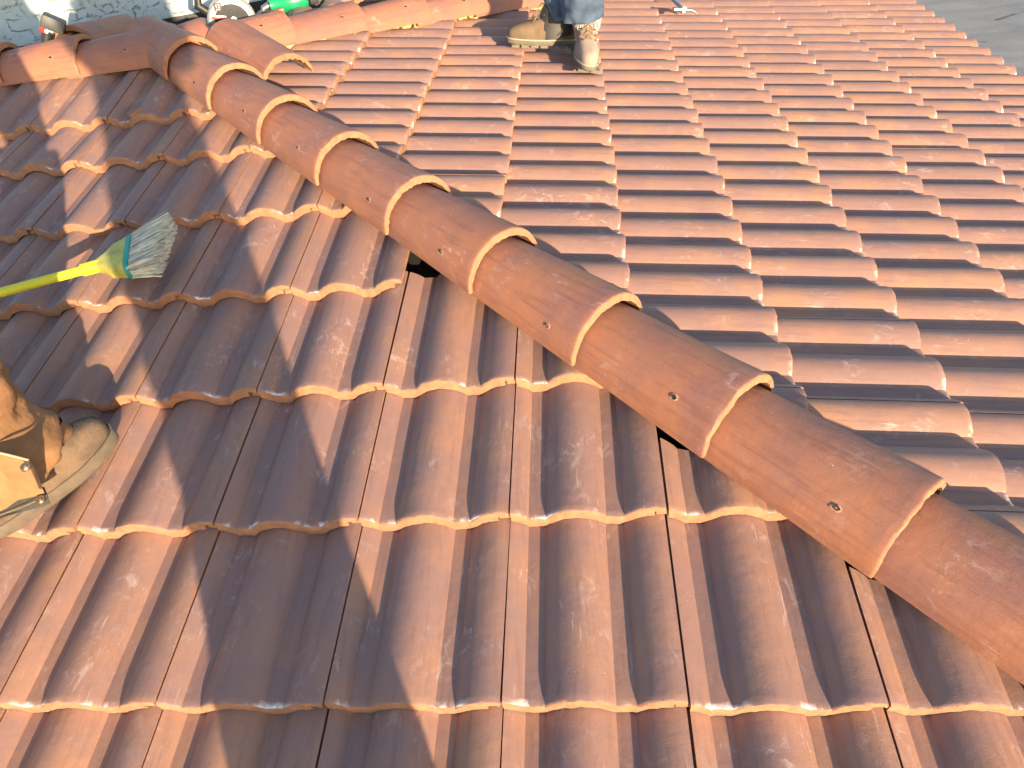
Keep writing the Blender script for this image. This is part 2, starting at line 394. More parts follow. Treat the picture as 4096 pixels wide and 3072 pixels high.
UB, VB, NB = Vector((0, 1, 0)), Vector((-CO, 0, SI)), Vector((SI, 0, CO))
GA = 'clay tiles of the near roof slope'; GB = 'clay tiles of the right roof slope'; GC = 'clay tiles behind the ridge'
hn = Vector((1, 1, 0)).normalized()
GAPS = {(2, 1): onA(2670, 1775).y + .030 + .6 * .25, (3, 0): onA(3330, 2215).y - .01 + .9 * .25}
for j in range(-3, 7):
    jj = 5.759 if j == 6 else j
    row = []
    for i in range(-9, 9):
        org = Vector((W * i, jj * L * CO, jj * L * SI)) + NA * (0.003 + (0.004 if j == 6 else 0))
        c = org + VA * 0.2 + UA * 0.15
        if (i, j) == (0, 3): continue
        if c.x < -2.55 or (c.x + org.y > HIPS + 0.35): continue
        off = -0.075 + rng.uniform(-0.025, 0.02)
        pl = [((HIPS / 2 + off / 2, HIPS / 2 + off / 2, 0), hn)]
        if (i, j) in GAPS: pl.append(((0, GAPS[(i, j)], 0), Vector((0.25, 1, 0)).normalized()))
        if j >= 5: pl.append(((0, APY - 0.035, 0), Vector((0, 1, 0))))
        tl_ = R_(4.6) if j == 6 else 0.0
        o = place_tile(org, UA, VA * math.cos(tl_) + NA * math.sin(tl_), NA * math.cos(tl_) - VA * math.sin(tl_), pl, 'x', GA)
        if o: row.append((i, o))
    n = len(row)
    for k, (i, o) in enumerate(row):
        q = ORD[n - k]
        if j >= -1: o['label'] = 'clay roof tile, near slope, %s course from photo bottom, %s tile left of hip caps' % (ORD[j + 2], q)
        else: o['label'] = 'clay roof tile, near slope, %s course below the photo edge, %s tile from hip caps' % (ORD[-j - 1], q)
for e in range(-1, 10):
    x = XB + e * L * CO; row = []
    for k in range(17, -23, -2):
        y0 = YB - 0.150 * k + 0.022
        org = Vector((x, y0, zB(x)))
        far = HIPD + x; near = HIPS - x
        if y0 + 0.3 < near + 0.02 or y0 > far + 0.30 or y0 > 6.2: continue
        if e >= 9 and y0 < -1.3: continue
        off = 0.085 + rng.uniform(-0.02, 0.02)
        pl = [((HIPS / 2 + off / 2, HIPS / 2 + off / 2, 0), -hn), ((0, HIPD - 0.05 + rng.uniform(-.02, .02), 0), Vector((-1, 1, 0)).normalized())]
        o = place_tile(org, UB, VB, NB, pl, 'x', GB)
        if o: row.append(o)
    for k, o in enumerate(row):
        o['label'] = 'clay roof tile, right slope, %s course from apex, %s tile back from front hip caps' % (ORD[e + 2], ORD[k + 1])

# back slope: a single course that shows over the ridge, laid square to the old wall
a21 = R_(12)
thc = math.atan(TC)
UC = Vector((-math.cos(a21), -math.sin(a21), 0)); VC = Vector((math.sin(a21) * math.cos(thc), -math.cos(a21) * math.cos(thc), math.sin(thc))); NC = UC.cross(VC)
for k in range(-2, 4):
    bx = Vector((-1.10, 2.985, 0)) + Vector((math.cos(a21), math.sin(a21), 0)) * (-0.3 * k)
    org = Vector((bx.x, bx.y, 0.452 + 0.003 * k))
    pl = [((0, APY + 0.09, 0), Vector((0, -1, 0)))]
    if k < 1: pl.append(((0, HIPD + 0.12, 0), Vector((1, -1, 0)).normalized()))
    o = place_tile(org, UC, VC, NC, pl, 'clay roof tile lying behind the near ridge, %s from the saw' % ORD[k + 3], GC)

# ------------------------------------------------------------------ hip and ridge caps
CL = 0.420
def cap_data(seed, r0=0.117, r1=0.097, th=0.0205, length=CL, worn=1.0):
    rs = random.Random(seed); so_ = Vector((rs.uniform(0, 99), rs.uniform(0, 99), 0)); V = []; F = []; fm = []
    n = 40; vs = [0, 0.002, 0.006, 0.02] + [length * q for q in (.25, .5, .75, .93, .99, 1)]; m_ = n + 1
    for vi, v in enumerate(vs):
        f = v / length; ro = r0 + (r1 - r0) * f
        for k in range(m_):
            al = math.pi * k / n; ca, sa = math.cos(al), math.sin(al)
            e = 0.004 * worn * noise.noise(Vector((al * 3, 1, 0)) + so_) + 0.0016 * worn * noise.noise(Vector((al * 16, 1, 0)) + so_)
            e2 = 0.0034 * worn * noise.noise(Vector((al * 24, 5, 0)) + so_) + 0.002 * worn * noise.noise(Vector((al * 60, 8, 0)) + so_)
            vv = v + (e if vi < 3 else 0)
            r_o = ro - (0.003 + 0.0022 * worn * noise.noise(Vector((al * 35, 3, 0)) + so_) if vi == 0 else 0.0008 if vi == 1 else 0); r_i = ro - th * (0.42 + 0.58 * sa ** .8 if vi < 5 else 0.8) + (e2 if vi < 3 else 0)
            bz = 0.002 * noise.noise(Vector((v * 5, al, 0)) + so_)
            V.append((ca * r_o, vv, sa * r_o * 0.98 + bz)); V.append((ca * r_i, vv, sa * r_i * 0.98 + bz))
    def a(i, k, b): return (i * m_ + k) * 2 + b
    for i in range(len(vs) - 1):
        for k in range(n):
            F.append([a(i, k, 0), a(i, k + 1, 0), a(i + 1, k + 1, 0), a(i + 1, k, 0)]); fm.append(1 if i == 0 else 0)
            F.append([a(i, k, 1), a(i + 1, k, 1), a(i + 1, k + 1, 1), a(i, k + 1, 1)]); fm.append(1)
        for k in (0, n): F.append([a(i, k, 0), a(i + 1, k, 0), a(i + 1, k, 1), a(i, k, 1)]); fm.append(1)
    for i in (0, len(vs) - 1):
        for k in range(n): F.append([a(i, k, 0), a(i, k + 1, 0), a(i, k + 1, 1), a(i, k, 1)]); fm.append(1)
    return V, F, fm
CAPS = [mesh_from('ridge_cap', *cap_data(s)[:2], [M_CAP, M_RAW], True, cap_data(s)[2], 42) for s in range(6)]
def hole_mesh(seed):
    rs = random.Random(seed); n = 14; V = [(0, 0, -0.0012)]; F = []
    for ri, (r, z) in enumerate(((0.0042, -0.0006), (0.006, 0.0009), (0.0082, 0.0003))):
        for k in range(n):
            q = r * (1 + rs.uniform(-.22, .22)); V.append((math.cos(2 * math.pi * k / n) * q * .8, math.sin(2 * math.pi * k / n) * q * 1.25, z))
    fm = []
    for k in range(n): F.append([0, 1 + k, 1 + (k + 1) % n]); fm.append(0)
    for ri in range(2):
        for k in range(n): F.append([1 + ri * n + k, 1 + ri * n + (k + 1) % n, 1 + (ri + 1) * n + (k + 1) % n, 1 + (ri + 1) * n + k]); fm.append(0 if ri == 0 else 1)
    return mesh_from('nail_hole', V, F, [M_BLACK, plain('chipped_rim', (0.42, 0.24, 0.17), 0.9, scale=200)], True, fm)
HOLES = [hole_mesh(s) for s in range(3)]
def cap(org, up_dir, roll, label, group=None, me=None, hole=True, side=1, fl=False, hv=None):
    mw = aim(org, up_dir) @ Matrix.Rotation(roll, 4, 'Y')
    root = empty('ridge_tile', mw, label, 'ridge tile', group); root['kind'] = 'thing'
    o = obj('clay_shell', me or rng.choice(CAPS), root)
    if hole:
        v = hv if hv else 0.105 + rng.uniform(-.03, .03); al = math.pi * (0.80 if side > 0 else 0.2) + rng.uniform(-.16, .12)
        r = 0.117 - 0.020 * v / CL + 0.0006; p = Vector((math.cos(al) * r, v, math.sin(al) * r * .98)); nn = Vector((math.cos(al), 0, math.sin(al)))
        yy = Vector((0, 1, 0)); xx = yy.cross(nn)
        h = obj('nail_hole', rng.choice(HOLES), root); h.matrix_local = frame(p, xx, yy, nn)
    return root
hipdir = Vector((-1, 1, math.sqrt(2) * T / math.sqrt(2) )).normalized()
hipdir = Vector((-1, 1, T)).normalized()
G_H = 'hip caps on the near hip'
CH = 0.006
for k in range(-3, 9):
    xy = 0.732 - 0.4885 * k
    x, y = (HIPS + xy) / 2, (HIPS - xy) / 2
    z = zA(y - 0.081) + 0.009 + CH
    ordk = ORD[k + 2] if k >= -1 else None
    lb = ('terracotta hip cap tile on the near hip, %s from the lower right photo corner' % ordk) if ordk else ('terracotta hip cap tile below the lower right photo corner, %s one outside' % ORD[-1 - k])
    if k == 8:
        lb = 'topmost terracotta hip cap tile where the three rows of caps meet'
    dvec = hipdir.copy(); dvec.z -= 0.030 / L * 0 
    # each cap tilts: butt rides on the cap below
    dv = (hipdir - Vector((0, 0, 0.050))).normalized()
    if k == 8: dv = (hipdir + Vector((0.0, 0.0, -0.03))).normalized()
    cap((x, y, z + 0.012), dv, R_(-3 + rng.uniform(-1, 1)), lb, G_H)
# horizontal ridge running left from the apex
G_L = 'ridge caps on the near ridge'
for k, xe in enumerate((-1.115, -1.438, -1.765, -2.105, -2.45)):
    org = Vector((xe, APY, zA(APY - .115) + 0.012 + CH))
    cap(org, Vector((-1, 0, -0.045)), R_(rng.uniform(-1.5, 1.5)), 'terracotta ridge cap on the level near ridge, %s one left of the topmost hip cap' % ORD[k + 1], G_L)
G_F = 'hip caps on the far hip'
FARC = [mesh_from('ridge_cap', *cap_data(s, 0.112, 0.093)[:2], [M_CAP, M_RAW], True, cap_data(s)[2], 42) for s in (51, 52, 53)]
for k in range(-1, 14):
    sxy = 1.96 + 0.488 * k
    x, y = (sxy - HIPD) / 2, (sxy + HIPD) / 2
    org = Vector((x, y, zB(x + .081) - 0.001))
    if org.x > EX: break
    dv = (Vector((-1, -1, T)).normalized() - Vector((0, 0, 0.050))).normalized()
    fm_ = FARC[k % 3]
    cap(org, dv, R_(3), me=(mesh_from('ridge_cap', *cap_data(41, length=.15)[:2], [M_CAP, M_RAW], True, cap_data(41)[2], 42) if k == -1 else fm_), hole=k > -1, label='terracotta hip cap on the far hip, %s one along from where the caps meet' % ORD[k + 2], group=G_F)
# loose caps
c0 = onB(1162, 329, 0.0); c0 = Vector((-0.585, 2.150, zB(-0.5) + 0.010))
bk = Vector((-0.868, 2.415, zB(-0.868) + 0.018))
cap(c0, bk - c0, R_(-9), 'loose terracotta cap tile with an open end, lying beside the top of the hip', me=mesh_from('ridge_cap', *cap_data(31, 0.112, 0.106, worn=1.6)[:2], [M_CAP, M_RAW], True, cap_data(31)[2], 42), hv=0.05)
lc = onY(300, 200, 2.56); lc.z = 0.44
cap(lc, Vector((0.02, 1, -0.10)), R_(2), 'loose terracotta cap tile lying behind the near ridge beside the cordless driver', side=-1, hv=0.30, me=CAPS[2])

# yellow foam and a ridge board showing under the far hip caps
def lump(name, pts, r, mat, label, cat, seed, group=None):
    bm = bmesh.new()
    for p, rr in zip(pts, r):
        bmesh.ops.create_icosphere(bm, subdivisions=3, radius=rr, matrix=Matrix.Translation(p))
    for v in bm.verts: v.co += v.normal * noise.noise(v.co * 60 + Vector((seed, 0, 0))) * 0.008
    me = bpy.data.meshes.new(name); bm.to_mesh(me); bm.free(); me.materials.append(mat)
    me.polygons.foreach_set('use_smooth', [True] * len(me.polygons))
    return tag(obj(name, me), label, cat, group)
p1 = onB(1620, 108, -0.02); lump('foam_adhesive', [p1 + Vector((-.05, -.02, -.012)), p1 + Vector((-.01, .02, -.008)), p1 + Vector((.04, .06, -.012))], [.014, .018, .013], M_FOAM, 'pale yellow foam squeezed out under the fourth far hip cap', 'foam', 1)
p2 = onB(1885, 60, -0.02); lump('foam_adhesive', [p2 + Vector((-.05, -.05, .004)), p2, p2 + Vector((.05, .05, 0))], [.016, .020, .014], M_FOAM, 'bright yellow foam under the far hip caps beside the standing worker', 'foam', 2)
p3 = onA(262, 322, -0.022); lump('foam_adhesive', [p3 + Vector((-.02, 0.03, 0)), p3 + Vector((.05, .035, 0))], [.022, .026], M_FOAM, 'yellow foam lump under the near ridge caps above the sunlit tile', 'foam', 3)
def board(p, q, label):
    p = Vector(p); q = Vector(q); mw = aim(p, q - p); n_ = (q - p).length
    o = MB().box((0, n_ / 2, 0), (.038, n_, .089), bev=.002).build('ridge_board', M_WOOD); o.matrix_world = mw
    tag(o, label, 'wooden board')
board((APX + .25, APY + .25, zB(APX + .25) - .075), (EX - .3, ye - .3, zB(EX - .3) - .075), 'pine nailing board running under the far hip caps')
board((APX + .18, APY - .18, zA(APY - .18) + .0), (EX - .3, HIPS - EX + .3, zA(HIPS - EX + .3) + .0), 'pine nailing board running under the near hip caps')
board((APX - .12, APY, zA(APY) + .0), (-2.5, APY, zA(APY) + .0), 'pine nailing board running under the level near ridge caps')
# chip of broken tile
pc = onA(545, 425, 0.0)
bm = MB().prism([(0, 0), (.055, .018), (.07, -.03), (.02, -.045)], 0, .007).build('tile_chip', M_RAW, None, aim(pc + Vector((0, 0, -.006)), (1, .6, .3)))
tag(bm, 'small broken chip of clay tile lying on the top course', 'tile chip')

# ------------------------------------------------------------------ old painted wall behind the ridge
WP = onZ(50, 190, 0.345); WQ = onZ(800, 48, 0.345)
wd = (WQ - WP).normalized(); wn = Vector((-wd.y, wd.x, 0))
wall = empty('painted_wall', frame(WP - wd * 1.2, wd, wn, Vector((0, 0, 1))), 'low old wall with flaking white paint behind the ridge', 'wall')
MB().loft([[(0, 0, 0), (0, .05, 0), (0, .05, .02), (0, 0, .02)], [(1.16, 0, 0), (1.16, .05, 0), (1.16, .05, .20), (1.16, 0, .20)], [(1.75, 0, 0), (1.75, .05, 0), (1.75, .05, .46), (1.75, 0, .46)], [(2.9, 0, 0), (2.9, .05, 0), (2.9, .05, .62), (2.9, 0, .62)]]).build('brick_face', M_WALL, wall, smooth=False)
MB().box((1.45, .012, -.13), (2.9, .03, .258)).build('black_flashing', M_BLACK, wall, smooth=False)
MB().box((1.55, -.004, .1), (.06, .012, .0001)).build('corner_strip', M_WHITE, wall, smooth=False) if False else None
bh = empty('brown_wall', frame(WP - wd * 3.0 + wn * 1.2, wd, wn, Vector((0, 0, 1))), 'mauve brown stucco wall beyond the white painted wall, in the top left corner', 'wall')
MB().box((3, .1, -1.2), (6.2, .2, 4.2)).build('stucco_face', plain('mauve_stucco', (0.30, 0.19, 0.17), 0.9, bmp=.4), bh, smooth=False)

# ------------------------------------------------------------------ broom
def plA(px, py, h): return onA(px, py, h)
bo = plA(395, 1063, 0.050); be = plA(-330, 1262, 0.055)
ax = (bo - be).normalized(); side = Vector(NA).cross(ax).normalized(); up = ax.cross(side)
broom = empty('broom', frame(bo, ax, side, up), 'yellow angle broom with teal rim lying across the near slope tiles', 'broom')
inv = broom.matrix_world.inverted()
def loc(px, py, h): return inv @ plA(px, py, h)
MB().tube([(-1.45, 0, 0), (-0.02, 0, 0)], 0.0125, 20).build('handle', M_YEL, broom)
MB().tube([(-.045, 0, 0), (-.043, 0, 0), (.012, 0, 0), (.014, 0, 0)], [.0135, .0175, .0175, .015], 20).build('collar', M_YEL, broom)
pa, pb = loc(524, 948, .055), loc(512, 1104, .045)
pn1, pn2 = loc(445, 985, .05), loc(425, 1083, .05)
def P2(p): return (p.x, p.y)
def blade(stations, n=14):        # stations: (left xy, right xy, half thickness)
    rings = []
    for (a, b, h) in stations:
        a = Vector((*a, 0)); b = Vector((*b, 0)); c_ = (a + b) / 2; hv_ = (a - b) / 2
        rings.append([c_ + hv_ * (abs(math.cos(q)) ** .45 * (1 if math.cos(q) > 0 else -1)) + Vector((0, 0, h * (abs(math.sin(q)) ** .7) * (1 if math.sin(q) > 0 else -1))) for q in [2 * math.pi * k / (2 * n) for k in range(2 * n)]])
    return rings
L0, R0 = P2(pa), P2(pb)
def lerp2(a, b, t): return (a[0] + (b[0] - a[0]) * t, a[1] + (b[1] - a[1]) * t)
n0a, n0b = (0.0, .018), (0.0, -.018)
q1a, q1b = P2(loc(437, 1018, .05)), P2(loc(432, 1090, .05))
q2a, q2b = P2(loc(462, 985, .052)), P2(loc(447, 1105, .048))
MB().loft(blade([(n0a, n0b, .016), (q1a, q1b, .020), (q2a, q2b, .022), (lerp2(q2a, L0, .6), lerp2(q2b, R0, .6), .024), (L0, R0, .0245)])).build('head', M_YELD, broom)
dirh = (Vector((*L0, 0)) + Vector((*R0, 0))) / 2
rv = Vector((ax.x, 0, 0)); 
nrm = Vector((L0[1] - R0[1], -(L0[0] - R0[0]))); nrm.normalize()
if nrm.x < 0: nrm = -nrm
e_ = lambda p, d_: (p[0] + nrm.x * d_, p[1] + nrm.y * d_)
MB().loft(blade([(e_(L0, -.002), e_(R0, -.002), .0262), (e_(L0, .009), e_(R0, .009), .0262)])).build('rim', M_TEAL, broom)
tl, tr = P2(loc(692, 868, .05)), P2(loc(628, 1070, .045))
bb = MB(); br_ = random.Random(3)
for k in range(1500):
    u = br_.random(); q = br_.uniform(-1, 1); uu = min(1, max(0, u + br_.gauss(0, .015)))
    s0 = lerp2(e_(R0, .004), e_(L0, .004), u * .96 + .02); s1 = lerp2(tr, tl, uu)
    fr_ = 1.0 - abs(br_.gauss(0, .03)); s1 = lerp2(s0, s1, fr_)
    a = Vector((s0[0], s0[1], q * .018)); b = Vector((s1[0] + br_.gauss(0, .002), s1[1] + br_.gauss(0, .002), q * .032 + br_.gauss(0, .002) - .004))
    mid = (a + b) / 2 + Vector((br_.gauss(0, .0015), br_.gauss(0, .0015), br_.gauss(0, .002)))
    wv = Vector((0, .0013, 0)) if k % 2 else Vector((0, .0007, .0011))
    bb.add([a - wv, a + wv, mid + wv, mid - wv, b + wv * .6, b - wv * .6], [[0, 1, 2, 3], [3, 2, 4, 5]])
bb.build('bristles', M_BRIST, broom, smooth=False)

# ------------------------------------------------------------------ hammer on the right slope
hA = onB(2695, 38, 0.022); hB = onB(2775, 40, 0.022); hh = (hB - hA).normalized()
hup = Vector(NB); hy = hup.cross(hh)
ham = empty('claw_hammer', frame((hA + hB) / 2, hh, hy, hh.cross(hy)), 'steel claw hammer with blue grey handle lying on the right slope', 'hammer')
hd = MB().tube([(-.062, 0, 0), (-.060, 0, 0), (-.046, 0, 0), (-.042, 0, 0), (-.026, 0, 0), (-.018, 0, 0), (.012, 0, 0), (.016, 0, 0)], [.012, .0145, .0145, .0105, .0105, .0135, .0135, .011], 20)
for s_ in (-1, 1):
    hd.tube([(.012, s_ * .005, 0), (.035, s_ * .008, .002), (.060, s_ * .012, -.006), (.078, s_ * .014, -.018)], [.0085, .0075, .005, .002], 10)
hd.build('head', M_SATIN, ham)
MB().box((-.002, 0, 0), (.024, .030, .034), bev=.003).build('cheek', M_SATIN, ham)
hend = ham.matrix_world.inverted() @ onB(2600, -95, 0.03)
MB().tube([(0, 0, .0), hend * .15, hend * .45], [.0085, .0095, .010], 14, sx=1.3).build('shaft', plain('blue_grey_fibreglass', (0.16, 0.22, 0.30), .5), ham)
MB().tube([hend * .45, hend * .5, hend * .8, hend], [.012, .0165, .015, .018], 14, sx=1.3).build('grip', M_DGREY, ham)

# ------------------------------------------------------------------ tools behind the ridge
def text_mesh(txt, size, mat, parent, mw, name='lettering'):
    cu = bpy.data.curves.new('t', 'FONT'); cu.body = txt; cu.size = size; cu.extrude = size * .02; cu.align_x = 'CENTER'; cu.align_y = 'CENTER'
    to = bpy.data.objects.new('t', cu); C.objects.link(to); bpy.context.view_layer.update()
    me = bpy.data.meshes.new_from_object(to.evaluated_get(bpy.context.evaluated_depsgraph_get())); bpy.data.objects.remove(to); me.materials.clear(); me.materials.append(mat)
    return obj(name, me, parent, mw)
# circular saw, its side facing the camera; origin at blade centre; local x right, y away, z up
sc_ = onY(932, 90, 2.80)
vw = (sc_ - CAM); vw.z = 0; vw.normalize(); sx_ = Vector((vw.y, -vw.x, 0))
saw = empty('circular_saw', frame(sc_, sx_, vw, Vector((0, 0, 1))) @ Matrix.Rotation(R_(6), 4, 'Y'), 'circular saw with polished steel blade guard and 12 AMP label behind the far hip caps', 'circular saw')
def disc_ring(r_in, r_out, a0, a1, y0, y1, n=40, lip=0.0):
    rings = []
    for k in range(n + 1):
        q = a0 + (a1 - a0) * k / n; c, s = math.cos(q), math.sin(q)
        rings.append([(c * r_in, y0, s * r_in), (c * (r_out - lip), y0, s * (r_out - lip)), (c * r_out, y0 + lip, s * r_out), (c * r_out, y1, s * r_out), (c * r_in, y1, s * r_in)])
    return MB().loft(rings)
disc_ring(.006, .103, R_(-6), R_(186), -.004, .040, lip=.008).build('upper_guard', M_LGREY, saw, ang=30)
disc_ring(.004, .074, R_(8), R_(172), -.007, -.004, lip=.0015).build('guard_face', M_STEEL, saw, ang=30)
disc_ring(.02, .096, R_(188), R_(352), .004, .030, lip=.006).build('lower_guard', M_STEEL, saw, ang=30)
bl_ = MB(); n = 48; 
ringo = [[(math.cos(2 * math.pi * k / n) * (.090 if k % 2 else .085), yy, math.sin(2 * math.pi * k / n) * (.090 if k % 2 else .085)) for k in range(n)] for yy in (.015, .017)]
bl_.loft(ringo).build('blade', M_SATIN, saw, smooth=False)
MB().lathe([(.001, .0), (.016, .0), (.018, .004), (.018, .010), (.009, .012), (.009, .018), (.001, .018)], Matrix.Translation((.006, -.006, .004)) @ Matrix.Rotation(R_(90), 4, 'X')).build('arbor_nut', M_SATIN, saw)
MB().box((-.052, -.012, .024), (.058, .014, .011), Matrix.Rotation(R_(6), 3, 'Y'), bev=.003).build('guard_lever', M_RED, saw)
MB().box((0, .02, -.052), (.27, .13, .004), Matrix.Rotation(R_(0), 3, 'Y'), bev=.001).build('base_plate', M_SATIN, saw)
mb = MB().tube([(.0, .04, .01), (.0, .045, .01), (.0, .15, .01), (.0, .165, .01)], [.045, .052, .052, .038], 24); mb.build('motor_housing', M_DGREY, saw)
MB().tube([(-.07, .06, .02), (-.125, .06, .065), (-.115, .06, .115), (-.05, .06, .13), (.03, .06, .125)], [.02, .019, .018, .018, .016], 14).build('rear_handle', M_BLACK, saw)
lab = MB().box((-.048, -.0085, .066), (.030, .002, .030)); lab.build('rating_label', M_BLACK, saw, smooth=False)
rot_t = Matrix.Rotation(R_(90), 4, 'X')
text_mesh('12', .020, M_WHITE, saw, Matrix.Translation((-.048, -.0100, .069)) @ rot_t)
text_mesh('AMP', .008, M_WHITE, saw, Matrix.Translation((-.048, -.0100, .056)) @ rot_t)
# green nail gun / compressor body
gc = onY(1150, 8, 3.02)
gr = empty('nail_gun', frame(gc, sx_, vw, Vector((0, 0, 1))), 'green pneumatic nail gun resting behind the far hip caps', 'nail gun')
MB().tube([(-.085, 0, .0), (-.08, 0, 0), (-.035, 0, 0), (-.02, 0, 0), (.05, 0, 0), (.085, 0, .004), (.09, 0, .004)], [.020, .034, .036, .046, .048, .038, .02], 24).build('body', M_GREEN, gr)
MB().tube([(.01, .0, .03), (.02, .0, .09), (.03, 0, .15)], [.022, .02, .024], 16).build('handle', M_GREEN, gr)
MB().tube([(-.085, 0, 0), (-.11, 0, -.005), (-.12, 0, -.03)], [.016, .013, .011], 12).build('nose', M_SATIN, gr)
MB().box((.03, 0, -.056), (.20, .045, .022), Matrix.Rotation(R_(4), 3, 'Y'), bev=.004).build('magazine', M_BLACK, gr)
MB().box((.115, 0, .004), (.04, .06, .06), bev=.008).build('end_cap', M_BLACK, gr)
gl = onY(1108, 48, 2.92)
kn = empty('utility_knife', frame(gl, sx_, vw, Vector((0, 0, 1))), 'orange red and black utility knife behind the far hip caps', 'knife')
MB().box((0, 0, 0), (.062, .03, .020), Matrix.Rotation(R_(-4), 3, 'Y'), bev=.004).build('handle', M_ORED, kn)
MB().box((-.048, 0, 0), (.036, .034, .026), bev=.004).build('nose', M_BLACK, kn)
# cordless driver standing on its nose, battery up
dc = onY(188, 112, 2.50)
dr = empty('cordless_driver', frame(dc, sx_, vw, Vector((0, 0, 1))), 'dark grey and red cordless driver with battery upward behind the near ridge', 'cordless driver')
MB().box((.030, 0, .012), (.084, .072, .052), Matrix.Rotation(R_(36), 3, 'Y'), bev=.010).build('battery', M_DGREY, dr)
MB().box((-.004, 0, .014), (.024, .064, .056), Matrix.Rotation(R_(36), 3, 'Y'), bev=.006).build('foot', M_RED, dr)
MB().tube([(-.006, 0, -.016), (-.028, 0, -.05), (-.046, 0, -.088)], [.021, .019, .023], 16).build('grip', M_BLACK, dr)
MB().tube([(-.11, 0, -.072), (-.105, 0, -.074), (-.035, 0, -.105), (.01, 0, -.125), (.03, 0, -.134), (.05, 0, -.142)], [.02, .030, .031, .027, .017, .012], 20).build('motor_housing', M_DGREY, dr)
MB().lathe([(.001, 0), (.007, 0), (.007, .012), (.001, .012)], Matrix.Translation((.001, -.034, -.004)) @ Matrix.Rotation(R_(90), 4, 'X'), 14).build('rivet', M_WHITE, dr)

# ------------------------------------------------------------------ people
def skin_mesh(name, J, E, mat, sub=2):
    """J: name -> (position, radius); E: joint pairs. One continuous surface grown round the bones."""
    idx = {k: i for i, k in enumerate(J)}
    me = bpy.data.meshes.new('s'); me.from_pydata([tuple(J[k][0]) for k in J], [(idx[a], idx[b]) for a, b in E], [])
    o = bpy.data.objects.new('s', me); C.objects.link(o)
    o.modifiers.new('k', 'SKIN'); sd_ = o.modifiers.new('d', 'SUBSURF'); sd_.levels = sub; sd_.render_levels = sub
    for k, i in idx.items():
        r = J[k][1]; r = r if isinstance(r, tuple) else (r, r)
        me.skin_vertices[0].data[i].radius = r; me.skin_vertices[0].data[i].use_root = (i == 0)
    bpy.context.view_layer.update()
    m2 = bpy.data.meshes.new_from_object(o.evaluated_get(bpy.context.evaluated_depsgraph_get()))
    bpy.data.objects.remove(o); m2.name = name; m2.materials.clear(); m2.materials.append(mat)
    m2.polygons.foreach_set('use_smooth', [True] * len(m2.polygons)); m2.polygons.foreach_set('material_index', [0] * len(m2.polygons)); return m2
def ringz(c, rx, ry, seed, amp, n=48, yaw=0.0, tilt=None, f=3.0, sq=1.0):
    out = []
    for k in range(n):
        q = 2 * math.pi * k / n; cx, sy = math.cos(q), math.sin(q)
        cx = abs(cx) ** sq * (1 if cx > 0 else -1); sy = abs(sy) ** sq * (1 if sy > 0 else -1)
        d = 1 + amp * .8 * noise.noise(Vector((cx * f * .5, sy * f * .5, c[2] * 16 + seed))) + amp * .7 * noise.noise(Vector((cx * f, sy * f, c[2] * 38 + seed * 2)))
        x, y = cx * rx * d, sy * ry * d
        xx = x * math.cos(yaw) - y * math.sin(yaw); yy = x * math.sin(yaw) + y * math.cos(yaw)
        z = c[2] + (tilt.x * xx + tilt.y * yy if tilt else 0)
        out.append(Vector((c[0] + xx, c[1] + yy, z)))
    return out
def cloth_leg(name, path, mat, parent, seed=1, amp=0.12, n=56, bunch=0, inner=0.004):
    """path: (centre, rx, ry) from top to hem; smoothly resampled, with wrinkles and an open hem"""
    pts = []
    for i in range(len(path) - 1):
        (a, ax_, ay_), (b, bx_, by_) = path[i], path[i + 1]
        for t in range(7):
            f = t / 7; pts.append((Vector(a).lerp(Vector(b), f), ax_ + (bx_ - ax_) * f, ay_ + (by_ - ay_) * f))
    pts.append((Vector(path[-1][0]), path[-1][1], path[-1][2]))
    rings = [ringz(p, rx, ry, seed, amp, n) for p, rx, ry in pts]
    last = rings[-1]; cen = Vector(path[-1][0])
    rin = [[cen + (v - cen) * (1 - inner / .08) + Vector((0, 0, .0)) for v in last]]
    rin.append([v + Vector((0, 0, .03)) for v in rin[0]])
    return MB().loft(rings + rin, cap=False).build(name, mat, parent, ang=80)
